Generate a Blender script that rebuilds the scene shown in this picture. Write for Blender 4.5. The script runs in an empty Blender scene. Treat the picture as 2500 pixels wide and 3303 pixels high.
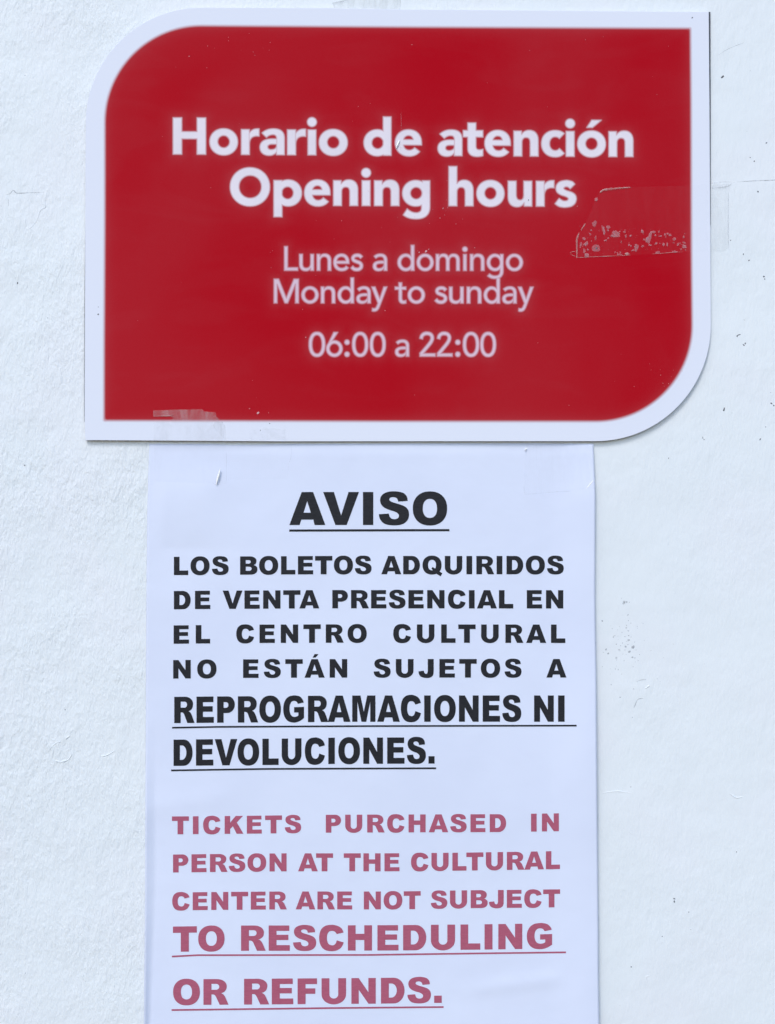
import bpy, math, random
import numpy as np
from mathutils import Vector
from mathutils.geometry import delaunay_2d_cdt

random.seed(7)
S = bpy.context.scene
COL = S.collection
MM = 0.001

# ------------------------------------------------------------------ camera, light, exposure
W, H = 2500.0, 3303.0            # the photograph's own raster, used to measure the wall
PXMM = 0.15                      # one photo pixel on the wall, in millimetres
CAM_D = 0.450
PITCH = math.radians(1.75)
TANV = (H / 2 * PXMM * MM) / CAM_D
CAM_Z = 1.50
cam = bpy.data.cameras.new('camera')
cam.sensor_fit = 'VERTICAL'; cam.sensor_height = 24.0; cam.lens = 12.0 / TANV
cam.clip_start = 0.01; cam.clip_end = 200.0
camo = bpy.data.objects.new('camera', cam); COL.objects.link(camo)
camo.location = (0, -CAM_D, CAM_Z); camo.rotation_euler = (math.pi / 2 + PITCH, 0, 0)
S.camera = camo

SUN_DIR = Vector((-0.42, -1.0, 1.15)).normalized()       # towards the light
wd = bpy.data.worlds.new('World'); S.world = wd; wd.use_nodes = True
nt = wd.node_tree
bg = nt.nodes['Background']
sky = nt.nodes.new('ShaderNodeTexSky'); sky.sky_type = 'NISHITA'; sky.sun_disc = False
sky.sun_elevation = math.asin(SUN_DIR.z)
sky.sun_rotation = math.atan2(SUN_DIR.x, SUN_DIR.y)
nt.links.new(sky.outputs[0], bg.inputs[0]); bg.inputs[1].default_value = 0.15
sl = bpy.data.lights.new('sun', 'SUN'); sl.energy = 0.75; sl.angle = math.radians(16); sl.color = (1.0, 0.985, 0.96)
so = bpy.data.objects.new('sun', sl); COL.objects.link(so)
so.rotation_euler = (-SUN_DIR).to_track_quat('-Z', 'Y').to_euler(); so.location = SUN_DIR * 3
S.view_settings.view_transform = 'Standard'; S.view_settings.look = 'None'
S.view_settings.exposure = 0.66; S.view_settings.gamma = 1.0; S.view_settings.use_curve_mapping = False

# ------------------------------------------------------------------ measuring
def P(px, py, d=0.0):
    """A point of the photograph laid on the plane d millimetres in front of the wall."""
    u = (px - W / 2) / (H / 2) * TANV; v = (H / 2 - py) / (H / 2) * TANV
    cp, sp = math.cos(PITCH), math.sin(PITCH)
    dy = cp - v * sp; dz = sp + v * cp
    t = (CAM_D - d * MM) / dy
    return (t * u, -d * MM, CAM_Z + t * dz)

def mesh_obj(name, verts, faces, mat, parent=None, smooth=False, attrs=None):
    me = bpy.data.meshes.new(name); me.from_pydata([tuple(v) for v in verts], [], [tuple(f) for f in faces])
    for k, arr in (attrs or {}).items():
        a = me.attributes.new(k, 'FLOAT', 'POINT'); a.data.foreach_set('value', np.asarray(arr, dtype=np.float32))
    me.materials.append(mat)
    if smooth: me.polygons.foreach_set('use_smooth', [True] * len(me.polygons))
    me.update()
    o = bpy.data.objects.new(name, me); COL.objects.link(o)
    if parent:
        o.parent = parent; o.matrix_parent_inverse = parent.matrix_world.inverted()
    return o

def thing(name, label, cat, loc, group=None):
    o = bpy.data.objects.new(name, None); COL.objects.link(o); o.location = loc; o.empty_display_size = 0.02
    o['label'] = label; o['category'] = cat
    if group: o['group'] = group
    bpy.context.view_layer.update()
    return o

# ------------------------------------------------------------------ materials
class NT:
    def __init__(s, name):
        s.m = bpy.data.materials.new(name); s.m.use_nodes = True
        s.n = s.m.node_tree.nodes; s.l = s.m.node_tree.links
        s.b = s.n['Principled BSDF']; s.out = s.n['Material Output']
    def new(s, t, **kw):
        x = s.n.new(t)
        for k, v in kw.items(): setattr(x, k, v)
        return x
    def link(s, a, b): s.l.new(a, b)
    def set(s, **kw):
        for k, v in kw.items(): s.b.inputs[k.replace('_', ' ')].default_value = v
        return s
    def coords(s, scale=(1, 1, 1), rot=(0, 0, 0)):
        tc = s.new('ShaderNodeTexCoord'); mp = s.new('ShaderNodeMapping')
        mp.inputs['Scale'].default_value = scale; mp.inputs['Rotation'].default_value = rot
        s.link(tc.outputs['Object'], mp.inputs[0]); return mp.outputs[0]
    def noise(s, co, scale, detail=3, rough=0.55, dist=0.0):
        x = s.new('ShaderNodeTexNoise'); x.inputs['Scale'].default_value = scale
        x.inputs['Detail'].default_value = detail; x.inputs['Roughness'].default_value = rough
        x.inputs['Distortion'].default_value = dist
        s.link(co, x.inputs['Vector']); return x.outputs['Fac']
    def ramp(s, fac, lo, hi, a=0.0, b=1.0, smooth=True):
        x = s.new('ShaderNodeMapRange'); x.interpolation_type = 'SMOOTHSTEP' if smooth else 'LINEAR'
        x.inputs['From Min'].default_value = lo; x.inputs['From Max'].default_value = hi
        x.inputs['To Min'].default_value = a; x.inputs['To Max'].default_value = b
        s.link(fac, x.inputs[0]); return x.outputs[0]
    def math(s, op, a, b):
        x = s.new('ShaderNodeMath', operation=op)
        for i, v in enumerate((a, b)):
            if isinstance(v, (int, float)): x.inputs[i].default_value = v
            else: s.link(v, x.inputs[i])
        return x.outputs[0]
    def mix(s, fac, a, b):
        x = s.new('ShaderNodeMix', data_type='RGBA')
        if isinstance(fac, (int, float)): x.inputs[0].default_value = fac
        else: s.link(fac, x.inputs[0])
        for i, v in ((6, a), (7, b)):
            if isinstance(v, tuple): x.inputs[i].default_value = (*v, 1)
            else: s.link(v, x.inputs[i])
        return x.outputs[2]
    def attr(s, name):
        x = s.new('ShaderNodeAttribute'); x.attribute_name = name; return x.outputs['Fac']
    def bump(s, h, dist, strength=1.0):
        x = s.new('ShaderNodeBump'); x.inputs['Distance'].default_value = dist
        if isinstance(strength, (int, float)): x.inputs['Strength'].default_value = strength
        else: s.link(strength, x.inputs['Strength'])
        s.link(h, x.inputs['Height']); s.link(x.outputs[0], s.b.inputs['Normal']); return x
    def alpha(s, fac):
        """see-through where fac is 0"""
        t = s.new('ShaderNodeBsdfTransparent'); m = s.new('ShaderNodeMixShader')
        if isinstance(fac, (int, float)): m.inputs[0].default_value = fac
        else: s.link(fac, m.inputs[0])
        s.link(t.outputs[0], m.inputs[1]); s.link(s.b.outputs[0], m.inputs[2]); s.link(m.outputs[0], s.out.inputs[0])

WALL_C = (0.80, 0.845, 0.87)
def make_wall_mat():
    k = NT('white_wall_paint').set(Roughness=0.55)
    k.b.inputs['Specular IOR Level'].default_value = 0.3
    # roller / brush relief: slanted, elongated dabs over a softer swell
    c1 = k.coords((1.0, 1.0, 0.45), (0, math.radians(14), 0))
    c0 = k.coords()
    dab = k.noise(c1, 720, 3, 0.6, 0.15)
    dab2 = k.noise(c1, 330, 3, 0.6, 0.25)
    swell = k.noise(c0, 26, 3, 0.5)
    flake = k.new('ShaderNodeTexVoronoi', feature='SMOOTH_F1'); flake.inputs['Scale'].default_value = 210
    flake.inputs['Smoothness'].default_value = 0.6; k.link(c1, flake.inputs['Vector'])
    h = k.math('ADD', k.math('MULTIPLY', dab, 0.55), k.math('MULTIPLY', dab2, 0.6))
    h = k.math('ADD', h, k.math('MULTIPLY', flake.outputs['Distance'], 0.35))
    # coarser coat on one side of the wall than on the other, in patches
    sx = k.new('ShaderNodeSeparateXYZ'); k.link(c0, sx.inputs[0])
    side = k.ramp(sx.outputs[0], -0.16, 0.06, 1.0, 0.36)
    patch = k.ramp(k.noise(c0, 14, 2, 0.5), 0.35, 0.65, 0.55, 1.1)
    amp = k.math('MULTIPLY', side, patch)
    h = k.math('ADD', k.math('MULTIPLY', h, amp), k.math('MULTIPLY', swell, 1.1))
    k.bump(h, 0.00092, 1.0)
    tone = k.ramp(k.noise(c0, 9, 3, 0.6), 0.3, 0.7)
    col = k.mix(tone, (WALL_C[0] * 0.975, WALL_C[1] * 0.98, WALL_C[2] * 0.985), WALL_C)
    hue = k.ramp(k.noise(c0, 17, 2, 0.5), 0.45, 0.68, 0.0, 0.55)
    col = k.mix(hue, col, (WALL_C[0] * 1.012, WALL_C[1] * 0.985, WALL_C[2] * 1.0))
    grime = k.ramp(k.noise(c0, 900, 2, 0.5), 0.74, 0.80, 0, 0.10)
    col = k.mix(grime, col, (0.45, 0.47, 0.5))
    k.link(col, k.b.inputs['Base Color']); return k.m

def simple(name, col, rough=0.5, spec=0.5, nscale=None, namt=0.0, bump=None):
    k = NT(name).set(Roughness=rough); k.b.inputs['Specular IOR Level'].default_value = spec
    if nscale:
        f = k.noise(k.coords(), nscale, 3)
        k.link(k.mix(k.ramp(f, 0.3, 0.7), tuple(c * (1 - namt) for c in col), tuple(min(1, c * (1 + namt)) for c in col)), k.b.inputs['Base Color'])
        if bump: k.bump(f, bump)
    else: k.b.inputs['Base Color'].default_value = (*col, 1)
    return k.m

M_WALL = make_wall_mat()
M_PLATE = simple('white_acrylic', (0.77, 0.80, 0.895), 0.14, 0.03)
M_EDGE = simple('dark_backing', (0.06, 0.065, 0.085), 0.6)

PLATE_C = (0.77, 0.80, 0.895)
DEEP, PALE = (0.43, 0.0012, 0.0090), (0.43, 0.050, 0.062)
def red_ink(k, co, halo):
    film = k.ramp(k.noise(co, 6.5, 3, 0.5, 0.5), 0.36, 0.62, 0.0, 0.20)         # milky reflection of the surroundings, painted in as paler patches
    sheen = k.ramp(k.noise(k.coords((1, 1, 3.2), (0, 0.7, 0)), 16, 3, 0.55, 1.2), 0.50, 0.66, 0.0, 0.055)  # streaky sheen, likewise painted into the red
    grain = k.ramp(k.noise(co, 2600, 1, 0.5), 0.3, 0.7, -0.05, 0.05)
    fac = k.math('ADD', k.math('ADD', film, sheen), k.math('ADD', halo, grain))  # film here is the painted milky reflection
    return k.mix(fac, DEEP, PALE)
def print_mat(name):
    k = NT(name).set(Roughness=0.14); k.b.inputs['Specular IOR Level'].default_value = 0.03
    return k, k.coords()
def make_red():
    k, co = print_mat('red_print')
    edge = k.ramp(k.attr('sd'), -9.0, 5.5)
    k.link(k.mix(edge, PLATE_C, red_ink(k, co, k.attr('halo'))), k.b.inputs['Base Color'])
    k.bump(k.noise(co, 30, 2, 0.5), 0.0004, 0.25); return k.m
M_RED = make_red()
HALO, HALO_R = 0.50, 14.0  # strength and reach of the letters' glow painted into the red
def make_ink(name, col, feather):
    k, co = print_mat(name)
    sd = k.attr('sd')
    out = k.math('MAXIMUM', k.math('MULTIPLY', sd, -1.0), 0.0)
    halo = k.math('MULTIPLY', k.math('EXPONENT', k.math('MULTIPLY', out, -1.0 / HALO_R), 0.0), HALO)  # glow off the letter edge, put into the base colour
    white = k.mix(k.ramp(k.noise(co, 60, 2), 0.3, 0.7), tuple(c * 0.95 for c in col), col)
    k.link(k.mix(k.ramp(sd, -feather, feather), red_ink(k, co, halo), white), k.b.inputs['Base Color'])
    k.bump(k.noise(co, 30, 2, 0.5), 0.0004, 0.25); return k.m
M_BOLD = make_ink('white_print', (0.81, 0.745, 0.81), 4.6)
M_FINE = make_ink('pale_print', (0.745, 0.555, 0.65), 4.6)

def make_paper():
    k = NT('white_paper').set(Roughness=0.62); k.b.inputs['Specular IOR Level'].default_value = 0.3
    co = k.coords()
    tone = k.ramp(k.noise(co, 16, 3, 0.55), 0.3, 0.7)
    k.link(k.mix(tone, (0.70, 0.75, 0.90), (0.73, 0.78, 0.925)), k.b.inputs['Base Color'])
    k.bump(k.noise(co, 45, 3, 0.5), 0.0012, 0.35); return k.m
M_PAPER = make_paper()
def make_toner(name, col, var):
    k = NT(name).set(Roughness=0.5); k.b.inputs['Specular IOR Level'].default_value = 0.15
    f = k.noise(k.coords((1, 1, 4)), 420, 4, 0.7)
    k.link(k.mix(k.ramp(f, 0.3, 0.7), tuple(c * (1 - var) for c in col), tuple(c * (1 + var) for c in col)), k.b.inputs['Base Color'])
    return k.m
M_BLACK = make_toner('black_toner', (0.020, 0.021, 0.026), 0.2)
M_PINK = make_toner('faded_red_toner', (0.425, 0.108, 0.172), 0.08)

def make_tape(name, a, col=(0.72, 0.72, 0.74), streak=0.0, rough=0.3):
    k = NT(name).set(Roughness=rough); k.b.inputs['Base Color'].default_value = (*col, 1)
    if streak:
        f = k.noise(k.coords((3, 1, 0.6), (0, 0.15, 0)), 90, 4, 0.6, 1.0)
        k.alpha(k.ramp(f, 0.35, 0.68, a * (1 - streak), a * (1 + streak)))
    else: k.alpha(a)
    return k.m
M_TAPE = make_tape('clear_tape', 0.010, (0.78, 0.78, 0.82), streak=0.3)
M_TAPE_GREYED = make_tape('greyed_tape', 0.022, (0.5, 0.5, 0.53), streak=0.3)
M_TAPE_MILKY = make_tape('hazy_tape', 0.17, (0.75, 0.68, 0.70), 0.42)
M_TAPE_GREY = make_tape('dusty_tape', 0.13, (0.5, 0.5, 0.5), 0.7)
M_GLUE = make_tape('dried_glue', 0.26, (0.68, 0.46, 0.50), 0.35, 0.5)
M_CREASE = make_tape('tape_crease', 0.34, (0.66, 0.55, 0.52), 0.3, 0.35)
M_GLINT = simple('tape_fold_glint', (0.95, 0.95, 0.93), 0.25)  # sun glint on creased clear tape, painted as white base colour
M_GREYLINE = make_tape('tape_rim', 0.17, (0.42, 0.42, 0.46), 0.4)
M_SPECK = simple('dark_speck', (0.10, 0.11, 0.13), 0.7)
M_SPECK_SOFT = make_tape('grey_scuff', 0.34, (0.26, 0.28, 0.31), 0.4, 0.7)
M_DUST = simple('pale_dust', (0.66, 0.36, 0.39), 0.6)

# ------------------------------------------------------------------ outlines and lettering shapes
def path(d):
    """'M x y L.. C.. H x y (quarter leaving sideways) V x y (quarter leaving upright) Z' -> list of closed contours"""
    tok = d.replace(',', ' ').split(); i = 0; out = []; cur = None; cmd = None
    def cub(p0, p1, p2, p3, n=10):
        for j in range(1, n + 1):
            t = j / n; a = 1 - t
            cur.append((a**3*p0[0] + 3*a*a*t*p1[0] + 3*a*t*t*p2[0] + t**3*p3[0], a**3*p0[1] + 3*a*a*t*p1[1] + 3*a*t*t*p2[1] + t**3*p3[1]))
    while i < len(tok):
        if tok[i].isalpha(): cmd = tok[i]; i += 1
        if cmd == 'Z': out.append(cur); cur = None; continue
        if cmd == 'C':
            q = [float(x) for x in tok[i:i+6]]; i += 6; cub(cur[-1], q[0:2], q[2:4], q[4:6]); continue
        x, y = float(tok[i]), float(tok[i+1]); i += 2
        if cmd == 'M': cur = [(x, y)]; cmd = 'L'
        elif cmd == 'L': cur.append((x, y))
        else:
            p = cur[-1]; k = 0.57
            if cmd == 'H': cub(p, (p[0] + k*(x-p[0]), p[1]), (x, y - k*(y-p[1])), (x, y))
            else: cub(p, (p[0], p[1] + k*(y-p[1])), (x - k*(x-p[0]), y), (x, y))
    return out

def ell(cx, cy, rx, ry, n=2.0, N=44):
    r = []
    for j in range(N):
        a = 2 * math.pi * j / N; c, s = math.cos(a), math.sin(a)
        r.append((cx + rx * math.copysign(abs(c) ** (2 / n), c), cy + ry * math.copysign(abs(s) ** (2 / n), s)))
    return r

def spline(pts, closed=True, n=6):
    """Catmull-Rom through points; a third entry marks a corner."""
    m = len(pts); out = []
    rng = range(m) if closed else range(m - 1)
    for i in rng:
        p1, p2 = pts[i], pts[(i + 1) % m]
        p0 = pts[(i - 1) % m] if (closed or i > 0) else p1
        p3 = pts[(i + 2) % m] if (closed or i < m - 2) else p2
        if len(p1) > 2: p0 = p1
        if len(p2) > 2: p3 = p2
        if len(p1) > 2 and len(p2) > 2: out.append(p1[:2]); continue
        for j in range(n):
            t = j / n
            out.append(tuple(0.5 * (2*p1[k] + (p2[k]-p0[k])*t + (2*p0[k]-5*p1[k]+4*p2[k]-p3[k])*t*t + (3*p1[k]-p0[k]-3*p2[k]+p3[k])*t**3) for k in (0, 1)))
    if not closed: out.append(pts[-1][:2])
    return out

def stroke(pts, w, n=6):
    c = np.array(spline(pts, False, n)); t = np.gradient(c, axis=0); t /= np.linalg.norm(t, axis=1)[:, None]
    nn = np.stack([-t[:, 1], t[:, 0]], 1) * w / 2
    return [tuple(p) for p in (c + nn)] + [tuple(p) for p in (c - nn)[::-1]]

def zoomed(pts, x0, y0, k):
    return [((p[0] - x0) / k, (y0 - p[1]) / k) + tuple(p[2:]) for p in pts]

# --- heavy grotesque capitals of the paper notice: glyph -> (components, left bearing, advance); a component = outer contour + holes
B = {}
def cap(ch, comps, lsb, adv): B[ch] = (comps, lsb, adv)
A_c = path('M 0 0 L 267 716 515 716 780 0 549 0 519 117 259 117 221 0 Z M 307 267 L 466 267 385 521 Z')
cap('A', [A_c], 0, 778)
cap('Á', [A_c, path('M 309 776 L 388 912 540 912 428 776 Z')], 0, 778)
cap('B', [path('M 0 0 L 0 716 380 716 H 640 540 C 640 440 590 395 530 375 C 630 355 678 295 678 212 C 678 80 580 0 420 0 Z M 222 432 L 222 570 335 570 H 415 500 V 335 432 Z M 222 150 L 222 312 350 312 H 452 231 V 350 150 Z')], 72, 778)
cap('C', [[spline(zoomed([(1466,125,1),(1452,95),(1425,74),(1390,63),(1363,61),(1320,67),(1286,90),(1268,127),(1263,172),(1270,217),(1290,253),(1320,273),(1363,280),(1405,275),(1438,257),(1457,232),(1466,207,1),(1409,190,1),(1400,215),(1387,228),(1367,231),(1344,222),(1331,200),(1327,171),(1331,140),(1345,118),(1368,111),(1390,116),(1402,127),(1409,138,1)], 1263, 275.5, .2933))]], 46, 778)
cap('D', [path('M 0 0 L 0 716 350 716 H 655 358 V 350 0 Z M 218 164 L 218 556 285 556 H 440 360 V 285 164 Z')], 72, 778)
cap('E', [path('M 0 0 L 0 716 583 716 583 563 222 563 222 453 557 453 557 303 222 303 222 160 597 160 597 0 Z')], 72, 722)
cap('F', [path('M 0 0 L 0 716 540 716 540 556 222 556 222 438 492 438 492 285 222 285 222 0 Z')], 72, 667)
cap('G', [[spline(zoomed([(1460,111,1),(1519,100,1),(1508,76),(1480,52),(1445,44),(1420,43),(1375,50),(1340,72),(1318,110),(1312,152),(1318,195),(1338,230),(1370,252),(1415,260),(1450,257),(1485,246),(1522,224,1),(1522,135,1),(1422,137,1),(1422,180,1),(1465,180,1),(1465,203,1),(1450,211),(1425,215),(1400,208),(1384,190),(1376,160),(1378,125),(1392,98),(1415,87),(1440,90),(1453,100)], 1312, 257, .2933))]], 45, 833)
cap('H', [path('M 0 0 L 0 716 218 716 218 474 464 474 464 716 682 716 682 0 464 0 464 300 218 300 218 0 Z')], 75, 833)
cap('I', [path('M 0 0 L 0 716 224 716 224 0 Z')], 82, 389)
cap('J', [[spline([(361,716,1),(589,716,1),(589,280),(576,130),(510,30),(385,-12),(235,-8),(110,30),(30,110),(0,240,1),(212,265,1),(228,190),(278,145),(330,158),(358,225),(361,300)])]], 22, 667)
cap('K', [path('M 0 0 L 0 716 218 716 218 445 440 716 735 716 484 455 750 0 479 0 329 305 218 189 218 0 Z')], 74, 833)
cap('L', [path('M 0 0 L 0 716 218 716 218 177 559 177 559 0 Z')], 74, 667)
cap('M', [path('M 0 0 L 0 716 284 716 400 272 516 716 800 716 800 0 621 0 621 546 482 0 318 0 179 546 179 0 Z')], 72, 944)
cap('N', [path('M 0 0 L 0 716 203 716 473 322 473 716 678 716 678 0 475 0 205 392 205 0 Z')], 77, 833)
O_c = [ell(373, 359, 373, 371, 2.22), ell(372, 360, 155, 207, 2.25)]
cap('O', [O_c], 43, 833)
cap('P', [path('M 0 0 L 0 716 370 716 H 608 490 V 340 262 L 222 262 222 0 Z M 222 405 L 222 560 305 560 H 388 482 V 305 405 Z')], 72, 722)
cap('Q', [O_c, path('M 391 287 L 348 217 520 30 707 -80 775 38 Z')], 43, 833)
cap('R', [path('M 0 0 L 0 716 368 716 H 648 520 C 648 410 590 345 488 320 C 560 300 590 250 620 180 L 699 0 452 0 368 180 C 340 255 310 290 250 290 L 222 290 222 0 Z M 222 419 L 222 583 350 583 H 440 501 V 350 419 Z')], 74, 778)
cap('S', [[spline(zoomed([(1107,175,1),(1200,168,1),(1197,140),(1185,115),(1160,92),(1120,79),(1065,74),(1010,79),(965,97),(938,125),(929,160),(936,195),(955,222),(990,245),(1030,260),(1070,272),(1098,287),(1113,305),(1113,325),(1100,341),(1070,348),(1042,342),(1025,325),(1014,293,1),(918,299,1),(922,330),(938,362),(965,388),(1005,403),(1065,409),(1125,404),(1170,386),(1200,355),(1213,315),(1211,275),(1197,245),(1170,222),(1130,205),(1080,190),(1045,178),(1026,166),(1020,155),(1026,140),(1042,133),(1062,131),(1085,137),(1100,152)], 918, 405, .4525), n=4)]], 35, 722)
cap('T', [path('M 222 0 L 222 536 0 536 0 716 675 716 675 536 450 536 450 0 Z')], 24, 722)
cap('U', [path('M 0 716 L 218 716 218 270 V 341 150 H 464 270 L 464 716 682 716 682 275 V 341 -12 H 0 275 Z')], 76, 833)
cap('V', [path('M 0 716 L 232 716 389 208 550 716 776 716 510 0 265 0 Z')], 1, 778)
cap('.', [path('M 0 0 L 0 202 210 202 210 0 Z')], 61, 333)
KERN = {'AV': -50, 'TA': -70, 'TÁ': -70, 'AT': -60, 'LT': -65, 'VO': -30, 'RA': -10}

# --- the sign's round humanist letters: heavy (first two lines) and regular
HV, RG = {}, {}
o_h = [ell(272, 244, 272, 258, 2.08), ell(272, 248, 116, 120)]
HV['H'] = [path('M 0 0 L 0 708 170 708 170 439 465 439 465 708 635 708 635 0 465 0 465 300 170 300 170 0 Z')]
HV['o'] = [o_h]
HV['ó'] = [o_h, path('M 180 561 L 275 706 460 706 292 561 Z')]
HV['r'] = [path('M 0 0 L 0 487 158 487 158 0 Z'), path('M 158 200 C 158 320 220 375 346 358 L 346 500 C 260 508 190 485 150 400 L 150 200 Z')]
HV['a'] = [path('M 477 0 L 477 320 C 477 450 400 504 262 504 C 170 504 95 470 40 420 L 128 335 C 165 372 210 390 252 390 C 305 390 325 365 325 315 L 322 0 Z'),
           path('M 330 308 L 240 308 C 90 308 0 250 0 145 C 0 45 75 -14 175 -14 C 250 -14 300 15 330 70 Z M 325 205 L 240 205 C 185 205 152 188 152 150 C 152 112 185 98 220 98 C 280 98 325 130 325 175 Z')]
HV['i'] = [path('M 11 0 L 11 487 169 487 169 0 Z'), [ell(90, 637, 90, 90, N=24)]]
d_h = [ell(262, 243, 262, 257, 2.05), ell(268, 243, 113, 118)]
HV['d'] = [d_h, path('M 376 0 L 376 747 531 747 531 0 Z')]
HV['e'] = [path('M 505 204 L 505 250 C 505 400 410 502 255 502 C 105 502 0 395 0 245 C 0 95 105 -14 265 -14 C 350 -14 420 15 470 78 L 371 153 C 340 118 310 103 268 103 C 210 103 165 145 160 204 Z M 162 308 L 345 308 C 340 355 310 388 256 388 C 205 388 170 355 162 308 Z')]
HV['t'] = [path('M 90 640 L 248 640 248 493 384 493 384 365 248 365 248 190 C 248 140 270 118 310 118 C 335 118 360 122 384 130 L 384 5 C 350 -8 310 -14 270 -14 C 150 -14 90 45 90 150 L 90 365 0 365 0 493 90 493 Z')]
HV['n'] = [path('M 0 0 L 0 487 150 487 150 420 C 185 475 235 502 300 502 C 410 502 474 430 474 300 L 474 0 317 0 317 262 C 317 325 295 362 242 362 C 185 362 158 325 158 262 L 158 0 Z')]
HV['c'] = [path('M 444 444 C 400 485 340 504 270 504 C 110 504 0 400 0 245 C 0 90 110 -14 270 -14 C 345 -14 400 10 444 60 L 350 152 C 325 125 300 112 268 112 C 205 112 158 165 158 245 C 158 325 205 378 268 378 C 300 378 325 368 350 345 Z')]
HV['O'] = [[ell(385, 360, 385, 375, 2.05), ell(390, 362, 218, 220, 2.05)]]
HV['p'] = [[ell(280, 243, 262, 257, 2.05), ell(268, 245, 113, 120)], path('M 0 487 L 161 487 161 -219 0 -219 Z')]
HV['h'] = [path('M 0 0 L 0 765 158 765 158 430 C 190 475 235 502 300 502 C 410 502 473 430 473 300 L 473 0 317 0 317 262 C 317 325 295 362 242 362 C 185 362 158 325 158 262 L 158 0 Z')]
HV['u'] = [path('M 0 487 L 158 487 158 225 C 158 160 180 118 235 118 C 285 118 304 160 304 225 L 304 487 462 487 462 0 312 0 312 70 C 285 15 240 -14 175 -14 C 60 -14 0 60 0 185 Z')]
HV['g'] = [[ell(260, 243, 260, 252, 2.05), ell(268, 245, 113, 116)], path('M 372 150 L 372 -40 C 372 -100 335 -135 270 -135 C 205 -135 150 -110 95 -60 L 18 -176 C 90 -235 170 -254 270 -254 C 440 -254 533 -170 533 -20 L 533 487 385 487 385 150 Z')]
HV['s'] = [[spline(zoomed([(1546,208,1),(1525,186),(1490,176),(1462,174),(1415,185),(1385,212),(1376,250),(1390,285),(1425,307),(1465,320),(1487,335),(1482,353),(1460,360),(1435,356),(1405,337,1),(1368,385,1),(1400,408),(1435,416),(1465,417),(1515,407),(1548,380),(1560,340),(1550,305),(1520,282),(1475,267),(1450,254),(1448,242),(1460,233),(1478,232),(1492,238),(1505,250,1)], 1368, 409, .4651))]]
o_r = [ell(246, 240, 246, 252), ell(246, 240, 153, 168)]
RG['L'] = [path('M 0 0 L 0 708 96 708 96 86 396 86 396 0 Z')]
RG['u'] = [path('M 0 480 L 92 480 92 200 C 92 115 125 70 200 70 C 285 70 328 130 328 215 L 328 480 420 480 420 0 332 0 332 70 C 305 15 250 -12 190 -12 C 65 -12 0 60 0 185 Z')]
RG['n'] = [path('M 0 0 L 0 480 88 480 88 410 C 115 462 165 492 230 492 C 350 492 413 420 413 295 L 413 0 321 0 321 270 C 321 360 285 410 215 410 C 140 410 92 355 92 255 L 92 0 Z')]
RG['e'] = [path('M 461 205 L 461 240 C 461 395 370 492 235 492 C 100 492 0 390 0 240 C 0 90 100 -12 240 -12 C 330 -12 395 20 440 80 L 370 132 C 340 92 300 70 245 70 C 160 70 98 125 94 205 Z M 96 280 L 366 280 C 362 360 310 412 235 412 C 160 412 103 360 96 280 Z')]
RG['s'] = [[stroke([(312,385),(255,436),(185,448),(105,430),(62,370),(85,303),(170,262),(255,228),(303,170),(298,95),(240,42),(165,31),(90,48),(28,105)], 88)]]
RG['a'] = [path('M 413 0 L 413 300 C 413 425 345 492 220 492 C 140 492 80 465 32 420 L 85 358 C 125 395 165 414 215 414 C 290 414 323 375 323 310 L 323 0 Z'),
           path('M 330 285 L 250 285 C 90 285 0 235 0 130 C 0 40 65 -12 160 -12 C 235 -12 290 18 330 75 Z M 323 212 L 255 212 C 145 212 95 190 95 133 C 95 88 125 62 180 62 C 270 62 323 120 323 190 Z')]
RG['d'] = [[ell(232, 240, 232, 252), ell(238, 240, 145, 170)], path('M 381 0 L 381 748 473 748 473 0 Z')]
RG['o'] = [o_r]
RG['m'] = [path('M 0 0 L 0 480 88 480 88 410 C 112 462 158 492 220 492 C 290 492 345 462 370 395 C 400 460 450 492 520 492 C 640 492 694 415 694 300 L 694 0 602 0 602 275 C 602 365 570 410 505 410 C 435 410 393 360 393 265 L 393 0 301 0 301 275 C 301 365 270 410 205 410 C 135 410 92 355 92 255 L 92 0 Z')]
RG['i'] = [path('M 26 0 L 26 480 118 480 118 0 Z'), [ell(72, 629, 72, 72, N=24)]]
RG['g'] = [[ell(238, 240, 238, 250), ell(243, 240, 148, 170)], path('M 390 120 L 390 -20 C 390 -110 335 -155 240 -155 C 180 -155 130 -135 80 -92 L 22 -155 C 80 -215 155 -237 245 -237 C 390 -237 482 -160 482 -15 L 482 480 394 480 394 120 Z')]
RG['M'] = [path('M 0 0 L 0 708 140 708 364 150 588 708 727 708 727 0 632 0 632 555 405 0 323 0 95 555 95 0 Z')]
RG['y'] = [path('M 0 480 L 105 480 240 130 360 480 456 480 248 -70 C 215 -160 175 -240 80 -240 C 55 -240 35 -237 15 -230 L 24 -150 C 40 -155 55 -156 70 -156 C 115 -156 140 -125 162 -65 L 188 0 Z')]
RG['t'] = [path('M 110 605 L 202 605 202 480 323 480 323 402 202 402 202 160 C 202 95 220 72 265 72 C 285 72 305 77 323 85 L 323 2 C 300 -8 275 -12 245 -12 C 155 -12 110 40 110 140 L 110 402 0 402 0 480 110 480 Z')]
RG['0'] = [[ell(240, 353, 240, 365, 2.25), ell(240, 353, 148, 278, 2.2)]]
RG['6'] = [[ell(237, 228, 237, 240), ell(237, 228, 145, 152)], path('M 218 708 L 338 708 135 395 20 310 Z')]
RG[':'] = [[ell(71, 415, 71, 71, N=24)], [ell(71, 62, 71, 71, N=24)]]
RG['2'] = [[stroke([(40,520),(68,608),(140,665),(228,676),(320,648),(368,570),(355,475),(295,375),(170,225),(30,62)], 92)], path('M 0 0 L 0 86 461 86 461 0 Z')]

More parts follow.
